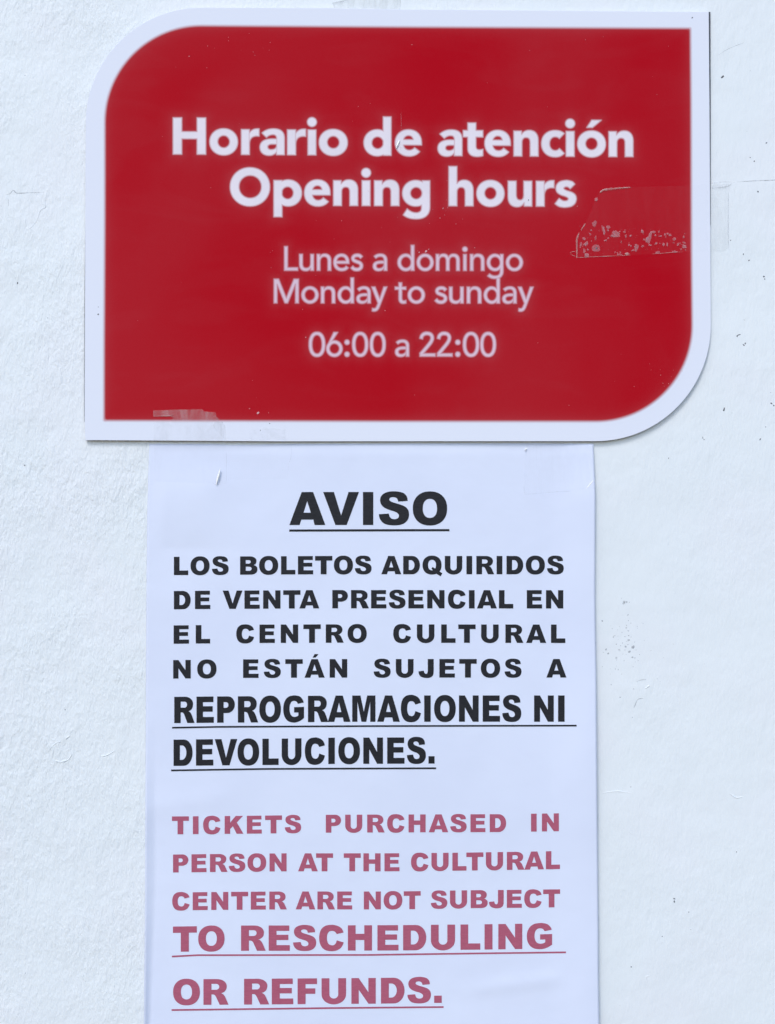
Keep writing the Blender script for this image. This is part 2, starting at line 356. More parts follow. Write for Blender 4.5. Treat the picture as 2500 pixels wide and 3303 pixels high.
# ------------------------------------------------------------------ geometry from outlines
def area(c):
    c = np.asarray(c); return 0.5 * float(np.sum(c[:, 0] * np.roll(c[:, 1], -1) - np.roll(c[:, 0], -1) * c[:, 1]))
def winding(pts, contours):
    w = np.zeros(len(pts), dtype=int)
    for c in contours:
        a = np.asarray(c); b = np.roll(a, -1, 0)
        for (x0, y0), (x1, y1) in zip(a, b):
            cr = (x1 - x0) * (pts[:, 1] - y0) - (pts[:, 0] - x0) * (y1 - y0)
            w += ((y0 <= pts[:, 1]) & (y1 > pts[:, 1]) & (cr > 0)).astype(int)
            w -= ((y0 > pts[:, 1]) & (y1 <= pts[:, 1]) & (cr < 0)).astype(int)
    return w
def orient(comp):
    r = []
    for i, c in enumerate(comp):
        r.append(c if (area(c) > 0) == (i == 0) else c[::-1])
    return r
def fill(comps):
    """flat triangles filling the union of components (in their own 2-D units)"""
    cs = [c for comp in comps for c in orient(comp)]
    vs, es = [], []
    for c in cs:
        n0 = len(vs); vs += [Vector(p) for p in c]; es += [(n0 + i, n0 + (i + 1) % len(c)) for i in range(len(c))]
    r = delaunay_2d_cdt(vs, es, [], 0, 1e-6)
    V = np.array([tuple(v) for v in r[0]]); F = [f for f in r[2]]
    cen = np.array([V[list(f)].mean(0) for f in F])
    w = winding(cen, cs)
    F = [f for f, k in zip(F, w) if k > 0]
    used = sorted({i for f in F for i in f}); mp = {u: i for i, u in enumerate(used)}
    return V[used], [tuple(mp[i] for i in f) for f in F]

def seg_sd(pts, comps):
    """signed distance (inside positive) of points to the union of components"""
    best = np.full(len(pts), -1e9)
    for comp in comps:
        comp = orient(comp)
        d = np.full(len(pts), 1e9)
        for c in comp:
            a = np.asarray(c, dtype=float); b = np.roll(a, -1, 0)
            for p, q in zip(a, b):
                e = q - p; L = e @ e
                if L < 1e-12: continue
                t = np.clip(((pts - p) @ e) / L, 0, 1)
                d = np.minimum(d, np.hypot(pts[:, 0] - p[0] - t * e[0], pts[:, 1] - p[1] - t * e[1]))
        best = np.maximum(best, np.where(winding(pts, comp) > 0, d, -d))
    return best

def place_glyph(comps, xl, xr, base, unit):
    """glyph in its own units -> photo raster; stretched sideways to the measured ink edges"""
    allp = np.concatenate([np.asarray(c) for comp in comps for c in comp]); g0, g1 = allp[:, 0].min(), allp[:, 0].max()
    sx = (xr - xl) / (g1 - g0)
    return [[[(xl + (x - g0) * sx, np.interp(xl + (x - g0) * sx, *base) - y * unit) for x, y in c] for c in comp] for comp in comps]

# ------------------------------------------------------------------ the wall
bpy.context.view_layer.update()
def build_wall():
    hw, hh, T = 1.1, 1.1, 0.10; zc = CAM_Z
    v = [(x, y, z) for y in (0, T) for z in (zc - hh, zc + hh) for x in (-hw, hw)]
    f = [(0, 1, 3, 2), (5, 4, 6, 7), (4, 0, 2, 6), (1, 5, 7, 3), (2, 3, 7, 6), (4, 5, 1, 0)]
    o = mesh_obj('wall', v, f, M_WALL); o['kind'] = 'structure'
    o['label'] = 'white painted plaster wall with fine roller texture'
    return o
wall = build_wall()

def ridge(name, pts, w, h, mat, parent, d0=0.0, taper=True, prof=5):
    """a low rounded ridge along a line: lifted paint, creased tape"""
    c = np.array(spline(pts, False, 5)); n = len(c)
    t = np.gradient(c, axis=0); t /= np.linalg.norm(t, axis=1)[:, None] + 1e-9; nn = np.stack([-t[:, 1], t[:, 0]], 1)
    V, F = [], []
    for i in range(n):
        s = i / (n - 1); k = (math.sin(math.pi * min(max(s, 0.03), 0.97)) ** 0.5 if taper else 1) * (0.75 + 0.5 * random.random())
        for j in range(prof):
            a = math.pi * j / (prof - 1); off = math.cos(a) * w / 2 * k
            V.append(P(c[i, 0] + nn[i, 0] * off, c[i, 1] + nn[i, 1] * off, d0 + 0.01 + h * (0.55 if mat is M_WALL else 1.0) * math.sin(a) * k))
    for i in range(n - 1):
        for j in range(prof - 1):
            a = i * prof + j; F.append((a, a + 1, a + prof + 1, a + prof))
    return mesh_obj(name, V, F, mat, parent, True)

def blob(cx, cy, rx, ry, h, d0=0.0, rot=0.0, N=11, rough=0.35):
    """low irregular dome"""
    V, F = [P(cx, cy, d0 + h)], []
    c, s = math.cos(rot), math.sin(rot)
    for ring, (kr, kh) in enumerate(((0.55, 0.8), (1.0, 0.05))):
        for j in range(N):
            a = 2 * math.pi * j / N; q = 1 + rough * (random.random() - 0.5)
            x, y = math.cos(a) * rx * kr * q, math.sin(a) * ry * kr * q
            V.append(P(cx + x * c - y * s, cy + x * s + y * c, d0 + h * kh))
    for j in range(N):
        k = (j + 1) % N
        F.append((0, 1 + j, 1 + k)); F.append((1 + j, 1 + N + j, 1 + N + k, 1 + k))
    return V, F
def merge(parts):
    V, F = [], []
    for v, f in parts:
        n = len(V); V += v; F += [tuple(i + n for i in q) for q in f]
    return V, F

# lifted paint and cracks, specks and scuffs that belong to the wall
ridge('hairline_crack', [(20,627),(32,625),(43,614),(55,623),(90,622),(141,620)], 3.2, 0.10, M_SPECK_SOFT, wall)
ridge('hairline_crack', [(27,640),(28,665)], 2.0, 0.06, M_SPECK_SOFT, wall)
ridge('paint_ridge', [(152,612),(144,650),(145,668),(130,678),(122,700),(112,720),(90,742)], 4.5, 0.2, M_WALL, wall)
ridge('paint_ridge', [(212,2385),(218,2378),(226,2374)], 6, 0.45, M_WALL, wall)
ridge('paint_ridge', [(160,2420),(166,2410),(182,2396),(198,2394)], 4, 0.25, M_WALL, wall)
ridge('paint_ridge', [(176,2454),(198,2457),(220,2450),(233,2430)], 5, 0.40, M_WALL, wall)
ridge('paint_ridge', [(320,2440),(345,2436),(372,2420)], 4, 0.25, M_WALL, wall)
ridge('hairline_crack', [(2045,2284),(2057,2257),(2076,2253)], 2.4, 0.08, M_SPECK_SOFT, wall)
ridge('hairline_crack', [(2052,2200),(2065,2194),(2085,2192)], 2.0, 0.08, M_SPECK_SOFT, wall)
ridge('paint_ridge', [(2080,2222),(2096,2210)], 5, 0.4, M_WALL, wall)
ridge('hairline_crack', [(2378,587),(2420,584),(2490,581),(2520,579)], 2.2, 0.08, M_SPECK_SOFT, wall)
ridge('hairline_crack', [(2318,178),(2345,160),(2380,145),(2400,138)], 1.1, 0.03, M_SPECK_SOFT, wall)
ridge('paint_ridge', [(2078,3190),(2088,3165),(2086,3150),(2103,3149)], 3, 0.2, M_WALL, wall)
ridge('paint_ridge', [(2355,2560),(2375,2573),(2395,2570)], 4, 0.3, M_WALL, wall)
ridge('paint_ridge', [(1935,2560),(1990,2552),(2040,2560)], 4, 0.2, M_WALL, wall)
SPOTS = [(57,913,2.2,3.5),(327,2288+0,0,0),(210,2289,1.6,2.4),(80,1501,2,2),(2331,248,6,3.2,-0.7),(2433,520,2.2,2.4),(2445,618,2.4,2.8),(2472,461,3,2,-.8),
         (2336,1320,2.2,6,0.1),(2335,1323,3,3),(2271,1418,1.6,2),(2267,1412,1,4,-.2),(2452,1417,4,1.6,-1.0),(2470,1377,1.4,1.6),(2157,1478,1.5,1.8),
         (2488,1301,4,2,0.6),(2496,1308,3,2,1.0),(2464,892,3,2.4,.4),(2467,900,2,2),(2384,1080,6,1.6,-.3),(2378,1084,2,3),(2399,1113,4,1.8,.8),(2404,1108,2,3),
         (2175,2899,4,1.8,.4),(2175,2908,2,4,0),(2222,2942,1.6,1.8),(2036,3119,2,2),(2136,3020,1.6,1.6),(2376,2748,1.6,1.6),
         (2420,508,1.6,1.6),(2357,775,1.5,2),(2416,840,2,3,.4),(2398,820,1.6,3)]
sp = [blob(s[0], s[1], s[2], s[3], 0.06, 0.02, s[4] if len(s) > 4 else 0) for s in SPOTS if s[2] > 0]
mesh_obj('paint_chip', *merge(sp), M_SPECK, wall)
sc = []
for x, y, r in [(1878+450/3.35,1900+152/3.35,5),(2026,1983,3),(2027,2002,2),(2021,2017,2),(2019,2026,2.5),(2027,2035,3),(2028,2050,2.5),(2028,2065,5),(2018,2086,3.5),(2042,2087,6),(2030,2102,4),(2040,2120,3.5),(1988,2078,3),(1997,2096,4),(1988,2122,4),(1989,2129,2),(1955,2095,4),(1962,2108,3),(2008,2074,2),(2002,2083,2),(1978,2055,2),(1943,2003,2.5),(2048,2122,2),(1985,2158,2),(1994,2160,2),(2000,2249,2.5),(2044,2222,2),(2040,2314,2),(2013,1941,5),(2021,1942,4)]:
    sc.append(blob(x, y, r * (0.7 + .5 * random.random()), r * (0.5 + .5 * random.random()), 0.05, 0.02, random.random() * 3))
for i in range(46):
    sc.append(blob(random.gauss(2015, 38), random.gauss(2070, 55), 0.8 + random.random() * 1.1, 0.8 + random.random(), 0.04, 0.02, random.random() * 3))
for i in range(26):
    x = random.choice([random.uniform(0, 270), random.uniform(1960, 2500)]); y = random.uniform(20, 3300)
    sc.append(blob(x, y, 0.8 + random.random() ** 2 * 2.2, 0.7 + random.random() ** 2 * 1.4, 0.04, 0.02, random.random() * 3))
mesh_obj('scuff_mark', *merge(sc), M_SPECK_SOFT, wall)

# ------------------------------------------------------------------ the opening-hours sign
D_BACK, D_FRONT = 0.4, 2.2
sign = thing('opening_hours_sign', 'red and white acrylic sign with opening hours in white letters, above the paper notice', 'sign', P(1280, 1421, D_BACK))
def arc(cx, cy, rx, ry, a0, a1, n=30):
    return [(cx + rx * math.cos(math.radians(a0 + (a1 - a0) * i / n)), cy + ry * math.sin(math.radians(a0 + (a1 - a0) * i / n))) for i in range(n + 1)]
OUT = arc(650, 398, 373.5, 373.5, 180, 269) + [(1050,25.8),(1300,30.2),(2286,38.5),(2288.5,320),(2290.8,700)] + arc(1922, 1049, 371, 374.3, 0, 90) + [(900,1423.8),(275.5,1420),(273,1350),(274.2,960)]
RED = arc(650, 394.5, 310.5, 310.5, 180, 269.3) + [(1250,88),(2226,92.5),(2228,320),(2229.5,800)] + arc(1922, 1049, 309.8, 309.3, 0, 90) + [(1250,1358),(336.5,1355.5),(337,1100),(339.2,700)]
def inset(poly, k):
    a = np.array(poly); t = np.roll(a, -1, 0) - np.roll(a, 1, 0); t /= np.linalg.norm(t, axis=1)[:, None] + 1e-9
    n = np.stack([-t[:, 1], t[:, 0]], 1); s = 1 if area(poly) > 0 else -1
    return [tuple(p) for p in a + n * k * s]
def plate(name, poly, d0, d1, bev, mat, parent):
    n = len(poly); inn = inset(poly, bev)
    V = [P(x, y, d0) for x, y in poly] + [P(x, y, d1 - bev * PXMM) for x, y in poly] + [P(x, y, d1) for x, y in inn]
    F = [(i, (i + 1) % n, n + (i + 1) % n, n + i) for i in range(n)] + [(n + i, n + (i + 1) % n, 2*n + (i + 1) % n, 2*n + i) for i in range(n)]
    F.append(tuple(range(2*n, 3*n))); F.append(tuple(range(n))[::-1])
    o = mesh_obj(name, V, F, mat, parent)
    import bmesh
    bm = bmesh.new(); bm.from_mesh(o.data); bmesh.ops.recalc_face_normals(bm, faces=bm.faces); bm.to_mesh(o.data); bm.free()
    return o
plate('backing_sheet', [(276.5,560),(1200,500),(2284,38),(2291.5,38.5),(2292.3,300),(2292.2,720),(2289,745),(2270,1000),(600,1300),(272.6,1362),(271.6,1340),(272.6,960),(275.4,700)], D_BACK, 0.9, 0.5, M_EDGE, sign)
plate('acrylic_plate', OUT, D_BACK + 0.52, D_FRONT, 0.5, M_PLATE, sign)

BASE1 = ([600, 2000], [497.6, 505.5]); BASE2 = ([740, 1480, 1860], [662.6, 664.2, 666.0])
BASE3 = ([900, 1700], [872.5, 873.0]); BASE4 = ([900, 1700], [977.6, 978.3]); BASE5 = ([970, 1620], [1149.5, 1149.7])
def zx(lst, x0, k): return [(c, x0 + a / k, x0 + b / k) for c, a, b in lst]
L1 = zx([('H',40,273),('o',300,500),('r',525,652),('a',657,832),('r',852,983),('i',994,1060),('o',1077,1280),('d',1395,1590)], 540, 2.2026) + [('e',1274.6,1359.9)] + \
     zx([('a',247,420),('t',427,568),('e',580,764),('n',787,961),('c',983,1146),('i',1154,1221),('ó',1239,1440),('n',1462,1635)], 1300, 2.2026)
L2 = zx([('O',62,420),('p',455,707),('e',730,963),('n',992,1212),('i',1244,1328),('n',1360,1584)], 720, 2.79) + [('g',1297.8,1386.7)] + \
     zx([('h',412,632),('o',662,912),('u',945,1160),('r',1198,1360),('s',1368,1560)], 1300, 2.79)
L3 = zx([('L',180,345),('u',365,540),('n',580,752),('e',783,975),('s',995,1143),('a',1268,1440)], 870, 3.8045) + [('d',1282.7,1336)] + \
     zx([('o',207,412),('m',443,732),('i',768,828),('n',862,1035),('g',1067,1268),('o',1302,1508)], 1290, 3.8045)
L4 = zx([('M',52,355),('o',390,598),('n',630,802),('d',835,1032),('a',1065,1238),('y',1250,1440)], 870, 3.8045) + [('t',1274.3,1309.7)] + \
     zx([('o',98,305),('s',428,578),('u',605,780),('n',822,998),('d',1030,1225),('a',1258,1430),('y',1450,1638)], 1290, 3.8045)
L5 = zx([('0',68,203),('6',213,347),(':',365,405),('0',428,560),('0',575,705),('a',785,900),('2',988,1118),('2',1133,1260),(':',1285,1325),('0',1348,1482),('0',1492,1622)], 970, 2.5754)
EM_B, EM_R = 118.0 / 708, 77.6 / 708
LINES = [(L1, HV, BASE1, EM_B, M_BOLD), (L2, HV, BASE2, EM_B, M_BOLD), (L3, RG, BASE3, EM_R, M_FINE), (L4, RG, BASE4, EM_R, M_FINE), (L5, RG, BASE5, EM_R, M_FINE)]
ALL = []                                                 # every placed glyph of the sign, for the painted glow around them
def soft_print(gl, d, step, pad, mat, name, parent):
    """lettering printed with a slightly soft edge: a fine sheet carrying the distance to the letter's edge"""
    pts = np.concatenate([np.asarray(c) for g in gl for comp in g for c in comp])
    x0, y0 = pts.min(0) - pad - step; x1, y1 = pts.max(0) + pad + step
    nx, ny = int((x1 - x0) / step) + 1, int((y1 - y0) / step) + 1
    X, Y = np.meshgrid(x0 + step * np.arange(nx), y0 + step * np.arange(ny)); sd = np.full((ny, nx), -99.0)
    for g in gl:
        q = np.concatenate([np.asarray(c) for comp in g for c in comp])
        i0, i1 = int(max(0, (q[:, 0].min() - pad - x0) / step)), int(min(nx, (q[:, 0].max() + pad - x0) / step + 2))
        j0, j1 = int(max(0, (q[:, 1].min() - pad - y0) / step)), int(min(ny, (q[:, 1].max() + pad - y0) / step + 2))
        sub = np.stack([X[j0:j1, i0:i1].ravel(), Y[j0:j1, i0:i1].ravel()], 1)
        sd[j0:j1, i0:i1] = np.maximum(sd[j0:j1, i0:i1], seg_sd(sub, g).reshape(j1 - j0, i1 - i0))
    keep = (sd > -pad); own = sd.copy()
    for g in ALL:                                        # neighbouring lines that touch this one keep their ink
        q = np.concatenate([np.asarray(c) for comp in g for c in comp])
        if q[:, 1].max() + pad < y0 or q[:, 1].min() - pad > y1 or any(g is h for h in gl): continue
        i0, i1 = int(max(0, (q[:, 0].min() - pad - x0) / step)), int(min(nx, (q[:, 0].max() + pad - x0) / step + 2))
        j0, j1 = int(max(0, (q[:, 1].min() - pad - y0) / step)), int(min(ny, (q[:, 1].max() + pad - y0) / step + 2))
        if i1 <= i0 or j1 <= j0: continue
        sub = np.stack([X[j0:j1, i0:i1].ravel(), Y[j0:j1, i0:i1].ravel()], 1)
        sd[j0:j1, i0:i1] = np.maximum(sd[j0:j1, i0:i1], seg_sd(sub, g).reshape(j1 - j0, i1 - i0))
    cell = keep[:-1, :-1] | keep[1:, :-1] | keep[:-1, 1:] | keep[1:, 1:]
    need = np.zeros_like(keep); need[:-1, :-1] |= cell; need[1:, :-1] |= cell; need[:-1, 1:] |= cell; need[1:, 1:] |= cell
    idx = -np.ones(need.shape, int); idx[need] = np.arange(need.sum())
    V = [P(a, b, d) for a, b in zip(X[need], Y[need])]
    js, is_ = np.nonzero(cell)
    F = np.stack([idx[js, is_], idx[js + 1, is_], idx[js + 1, is_ + 1], idx[js, is_ + 1]], 1).tolist()
    return mesh_obj(name, V, F, mat, parent, False, {'sd': np.clip(sd[need], -30, 30)})
SETS = [[place_glyph(font[c], a, b, base, em) for c, a, b in gl] for gl, font, base, em, mat in LINES]
ALL = [g for st in SETS for g in st]
for n, (st, ln) in enumerate(zip(SETS, LINES)):
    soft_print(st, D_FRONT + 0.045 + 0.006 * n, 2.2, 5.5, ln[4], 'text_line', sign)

def build_red():
    step = 6.0
    x0, y0, x1, y1 = 320, 66, 2250, 1376
    nx, ny = int((x1 - x0) / step) + 1, int((y1 - y0) / step) + 1
    X, Y = np.meshgrid(x0 + step * np.arange(nx), y0 + step * np.arange(ny))
    pts = np.stack([X.ravel(), Y.ravel()], 1)
    sd = seg_sd(pts, [[RED]]).reshape(ny, nx)
    td = np.full((ny, nx), -99.0); pad = 60
    for g in ALL:
        q = np.concatenate([np.asarray(c) for comp in g for c in comp])
        i0, i1 = int(max(0, (q[:, 0].min() - pad - x0) / step)), int((q[:, 0].max() + pad - x0) / step + 2)
        j0, j1 = int(max(0, (q[:, 1].min() - pad - y0) / step)), int((q[:, 1].max() + pad - y0) / step + 2)
        sub = np.stack([X[j0:j1, i0:i1].ravel(), Y[j0:j1, i0:i1].ravel()], 1)
        td[j0:j1, i0:i1] = np.maximum(td[j0:j1, i0:i1], seg_sd(sub, g).reshape(td[j0:j1, i0:i1].shape))
    halo = HALO * np.exp(-np.maximum(-td, 0) / HALO_R) + 0.45 * np.exp(-np.maximum(sd, 0) / 14.0)  # painted glow: paler red near the letters and along the border
    keep = sd > -9.5
    cell = keep[:-1, :-1] | keep[1:, :-1] | keep[:-1, 1:] | keep[1:, 1:]
    need = np.zeros_like(keep); need[:-1, :-1] |= cell; need[1:, :-1] |= cell; need[:-1, 1:] |= cell; need[1:, 1:] |= cell
    idx = -np.ones(need.shape, int); idx[need] = np.arange(need.sum())
    V = [P(a, b, D_FRONT + 0.02) for a, b in zip(X[need], Y[need])]
    js, is_ = np.nonzero(cell)
    F = np.stack([idx[js, is_], idx[js + 1, is_], idx[js + 1, is_ + 1], idx[js, is_ + 1]], 1).tolist()
    mesh_obj('red_panel', V, F, M_RED, sign, False, {'sd': sd[need], 'halo': halo[need]})
build_red()
# dust grains and nicks on the sign face
dg = []
for (cx, cy, s, n) in [(690,130,70,26),(810,150,40,10),(880,110,40,6),(1180,330,20,6),(1410,690,40,30),(1180,760,120,16),(1450,720,40,12),(1000,1000,120,14),(2180,1210,40,30),(2110,1190,60,16),(1950,60+80,60,6),(830,1310,60,12),(1600,1150,250,14),(1300,700,400,26),(1700,300,500,26),(800,900,300,20)]:
    for i in range(int(n * 0.4)):
        x, y = random.gauss(cx, s), random.gauss(cy, s * 0.7)
        if 350 < x < 2215 and 100 < y < 1345: dg.append(blob(x, y, 0.5 + random.random() ** 3 * 1.3, 0.5 + random.random() ** 3 * 1.3, 0.05, D_FRONT + 0.07))
for x, y, r in [(1374,811,4.5),(1383,804,2),(1352,814,2.5),(832,1332,5),(805,1318,2),(1175,380,0.1)]: dg.append(blob(x, y, r, r * 0.6, 0.12, D_FRONT + 0.07, -0.8))
for v, f in dg: mesh_obj('dust_speck', v, f, M_DUST, sign)
ds = [blob(317, 1014, 2.8, 2.8, 0.05, D_FRONT + 0.01), blob(317, 990, 1.3, 1.3, 0.04, D_FRONT + 0.01), blob(840, 1388, 1.6, 1.6, 0.04, D_FRONT + 0.01), blob(2233, 57, 3, 1.8, 0.04, D_FRONT + 0.01, -.8), blob(1705, 645, 1.5, 2, 0.05, D_FRONT + 0.17), blob(870, 1366, 2, 1.2, 0.04, D_FRONT + .07)]
for v, f in ds: mesh_obj('ink_spot', v, f, M_SPECK, sign)

# ------------------------------------------------------------------ the paper notice
notice = thing('paper_notice', 'white paper notice with black and faded red capitals, taped up below the red sign', 'notice', P(1200, 3600, 0.3))
EDGE_L = ([1425, 1432, 1520, 1650, 1800, 2200, 2900, 3303, 3700], [482, 481.5, 478.5, 475, 473, 470.5, 467.3, 463.7, 461])
EDGE_R = ([1425, 1432, 1520, 1600, 1900, 2050, 2200, 2400, 3000, 3150, 3303, 3700], [1914, 1914.3, 1918, 1920.5, 1919.4, 1921, 1923.4, 1924.6, 1930, 1930.5, 1932.8, 1937])
def sm(a, b, x):
    t = min(max((x - a) / (b - a), 0), 1); return t * t * (3 - 2 * t)
def paper_d(x, y):
    """how far the sheet stands off the wall, in millimetres"""
    d = 0.75 + 0.26 * math.sin(x / 210.0 + y / 700.0) + 0.26 * math.sin(y / 240.0 - x / 900.0)
    d += 2.4 * sm(1760, 1925, x) * (0.45 + 0.55 * sm(1430, 1620, y)) * (1 - 0.35 * math.sin(y / 260.0) ** 2)     # right edge curls out
    f = sm(1440, 1590, y) * (1 - min(max((y - 1590) / 180.0, 0), 1) ** 2)
    d += 1.0 * f * (1 - sm(620, 850, x)) * sm(475, 540, x)                                # soft fold under the tape
    d += 0.9 * sm(2400, 3300, y) * (1 - sm(463, 505, x)) * 0.0
    e = 500 - 18 * min(max((y - 2850) / 450.0, 0), 1)
    d += 2.0 * max(0.0, (e - x) / (e - 464)) ** 1.15 * sm(2250, 2700, y) if x < e else 0.0      # left edge creased forwards
    d -= 0.35 * (1 - sm(1430, 1470, y))
    d += 0.30 * math.exp(-((y - 3195 + (x - 1500) * 0.13) / 26.0) ** 2) * sm(1450, 1600, x) * (1 - sm(1750, 1850, x))
    d += 0.22 * math.exp(-((y - 2590 + (x - 600) * 0.16) / 40.0) ** 2) * (1 - sm(640, 820, x))
    return max(d, 0.18)
def build_paper():
    nu, nv = 220, 230; V, F = [], []
    ys = [1431 + (3560 - 1431) * j / (nv - 1) for j in range(nv)]
    for j, y in enumerate(ys):
        l, r = np.interp(y, *EDGE_L), np.interp(y, *EDGE_R)
        for i in range(nu):
            x = l + (r - l) * i / (nu - 1)
            yy = y
            if j == 0: yy = np.interp(x, [480, 700, 742, 900, 1660, 1914], [1432, 1432.5, 1436, 1432, 1429.5, 1431.5])
            V.append(P(x, yy, paper_d(x, yy)))
    n1 = len(V); back = [(a, b + 0.0001, c) for a, b, c in V]; V += back
    for j in range(nv - 1):
        for i in range(nu - 1):
            a = j * nu + i; F.append((a, a + nu, a + nu + 1, a + 1)); F.append((n1 + a, n1 + a + 1, n1 + a + nu + 1, n1 + a + nu))
    rim = list(range(nu)) + [j * nu + nu - 1 for j in range(1, nv)] + [(nv - 1) * nu + i for i in range(nu - 2, -1, -1)] + [j * nu for j in range(nv - 2, 0, -1)]
    for a, b in zip(rim, rim[1:] + rim[:1]): F.append((a, b, n1 + b, n1 + a))
    return mesh_obj('sheet', V, F, M_PAPER, notice, True)
build_paper()

def word(text, xl, xr, capx, hs, base):
    unit = capx / 716.0; pen = 0.0; spots = []
    for i, ch in enumerate(text):
        if i: pen += KERN.get(text[i-1] + ch, 0)
        comps, lsb, adv = B[ch]
        w = max(p[0] for comp in comps for c in comp for p in c)
        spots.append([ch, pen + lsb, pen + lsb + w]); pen += adv
    ux = unit * hs
    nat = (spots[-1][2] - spots[0][1]) * ux
    if len(text) > 1: tr = (xr - xl - nat) / (len(text) - 1); k = 1.0
    else: tr = 0; k = (xr - xl) / nat
    x0 = spots[0][1]; out = []
    for i, (ch, a, b) in enumerate(spots):
        l = xl + (a - x0) * ux * k + tr * i
        out.append(place_glyph(B[ch][0], l, l + (b - a) * ux * k, base, unit))
    return out
def print_line(words, capx, base, mat, hs=1.0, under=None):
    V, F = [], []
    for t, a, b in words:
        for comps in word(t, a, b, capx, hs, base):
            v, f = fill(comps); n = len(V)
            V += [P(x, y, paper_d(x, y) + 0.12) for x, y in v]; F += [tuple(i + n for i in q) for q in f]
    o = mesh_obj('text_line', V, F, mat, notice)
    if under:
        xs, ys, th = under
        X = np.arange(xs[0], xs[-1], 14.0).tolist() + [xs[-1]]
        v = []
        for x in X:
            y = np.interp(x, xs, ys); v += [P(x, y - th / 2 - 0.4, paper_d(x, y) + 0.13), P(x, y + th / 2 + 0.4, paper_d(x, y) + 0.13)]
        mesh_obj('underline', v, [(2*i, 2*i+1, 2*i+3, 2*i+2) for i in range(len(X) - 1)], mat, o)
print_line([('AVISO',933.5,1442.4)], 106.4, ([900,1500],[1693.4,1693.2]), M_BLACK, 1, ([933,1449.6],[1711.2,1709.9],6.2))
print_line([('LOS',561,737.6),('BOLETOS',774.5,1198.5),('ADQUIRIDOS',1230,1818.6)], 59, ([560,800,1060,1820],[1855,1853.5,1852.2,1852.2]), M_BLACK)
print_line([('DE',561,678.2),('VENTA',718.2,1030),('PRESENCIAL',1072,1655.6),('EN',1699.4,1817.1)], 59, ([560,680,850,1030,1820],[1965.3,1964.2,1963.4,1962.2,1962.6]), M_BLACK)
print_line([('EL',560.2,677.8),('CENTRO',762.1,1183),('CULTURAL',1268.4,1823.7)], 59.3, ([560,678,840,1100,1820],[2076.5,2075.3,2073.9,2073,2073.8]), M_BLACK)
print_line([('NO',558.6,698.4),('ESTÁN',784.2,1120.1),('SUJETOS',1205.5,1682.3),('A',1762.7,1827.2)], 59.8, ([558,784,1100,1830],[2188.9,2186.6,2185.6,2185.4]), M_BLACK)
print_line([('REPROGRAMACIONES',562.1,1681.5),('NI',1722.9,1821.2)], 84.8, ([560,690,860,1120,1300,1825],[2332.5,2331.3,2330,2328.2,2327.9,2327.9]), M_BLACK, 0.79, ([555,700,1190,1860],[2347.3,2344.6,2342,2340.5],4.7))
print_line([('DEVOLUCIONES.',559.9,1401.8)], 84.8, ([560,690,900,1080,1400],[2470.5,2469,2467.3,2464.1,2463]), M_BLACK, 0.79, ([552,860,1407],[2485,2480.2,2478],4.8))
print_line([('TICKETS',554.8,971.4),('PURCHASED',1051,1632.6),('IN',1713,1802.7)], 57.7, ([555,785,1070,1300,1630,1802],[2691.2,2689.2,2685.7,2684.8,2683.8,2681]), M_PINK)
print_line([('PERSON',558.2,924.4),('AT',961.7,1074.3),('THE',1108.9,1288.6),('CULTURAL',1325.9,1806.2)], 58, ([558,665,925,1190,1290,1480,1640,1806],[2814.3,2813,2810.4,2810.4,2810.2,2808.4,2806,2803]), M_PINK)
print_line([('CENTER',555.5,925.2),('ARE',953.9,1136),('NOT',1173.7,1357),('SUBJECT',1390,1806.6)], 57.8, ([558,720,925,1190,1330,1520,1685,1806],[2936.5,2934.8,2933.2,2933.4,2932.6,2929.2,2928,2926.3]), M_PINK)
print_line([('TO',557.9,724.4),('RESCHEDULING',777.6,1781)], 81.6, ([558,600,720,790,935,1200,1290,1550,1690,1782],[3070.3,3069.6,3067.8,3066.8,3066.8,3066,3065.6,3063,3061,3060]), M_PINK, 1, ([554.4,637,1190,1539,1825.6],[3085.4,3081,3080.2,3075.3,3071.8],4.6))
print_line([('OR',558.3,737.3),('REFUNDS.',787.3,1424.9)], 83.0, ([560,660,950,1200,1425],[3241.6,3241.3,3239.1,3237.5,3234.8]), M_PINK, 1, ([553.4,1077.6,1430.9],[3258,3251.5,3248.3],4.7))

# ------------------------------------------------------------------ pieces of clear tape
def film(name, poly, dfun, mat, parent=None, step=14.0, jag=0.0):
    """a thin film with a traced outline that follows what it sticks to"""
    pts = [tuple(p[:2]) for p in poly]; cs = [pts]
    x0, y0 = np.min(pts, 0); x1, y1 = np.max(pts, 0)
    ring = []
    for (ax, ay), (bx, by) in zip(pts, pts[1:] + pts[:1]):
        n = max(1, int(math.hypot(bx - ax, by - ay) / step))
        for i in range(n):
            k = 0 if i == 0 else jag; ring.append((ax + (bx - ax) * i / n + random.uniform(-k, k), ay + (by - ay) * i / n + random.uniform(-k, k)))
    ins = [(x, y) for x in np.arange(x0 + step, x1, step) for y in np.arange(y0 + step, y1, step)]
    ip = np.array(ins) if ins else np.zeros((0, 2))
    if len(ip): ip = ip[seg_sd(ip, [[ring]]) > step * 0.4]
    vs = [Vector(p) for p in ring] + [Vector(p) for p in ip]
    r = delaunay_2d_cdt(vs, [(i, (i + 1) % len(ring)) for i in range(len(ring))], [], 0, 1e-6)
    Vv = np.array([tuple(v) for v in r[0]]); cen = np.array([Vv[list(f)].mean(0) for f in r[2]])
    w = winding(cen, [ring]); F = [f for f, k in zip(r[2], w) if k != 0]
    return mesh_obj(name, [P(x, y, dfun(x, y)) for x, y in Vv], F, mat, parent, True)
def q(lst, x0, y0, k): return [(x0 + a / k, y0 + b / k) for a, b in lst]
def ribbon(name, pts, w, d, mat, parent, lift=0.0):
    return ridge(name, pts, w, lift, mat, parent, d)

DS = D_FRONT + 0.26
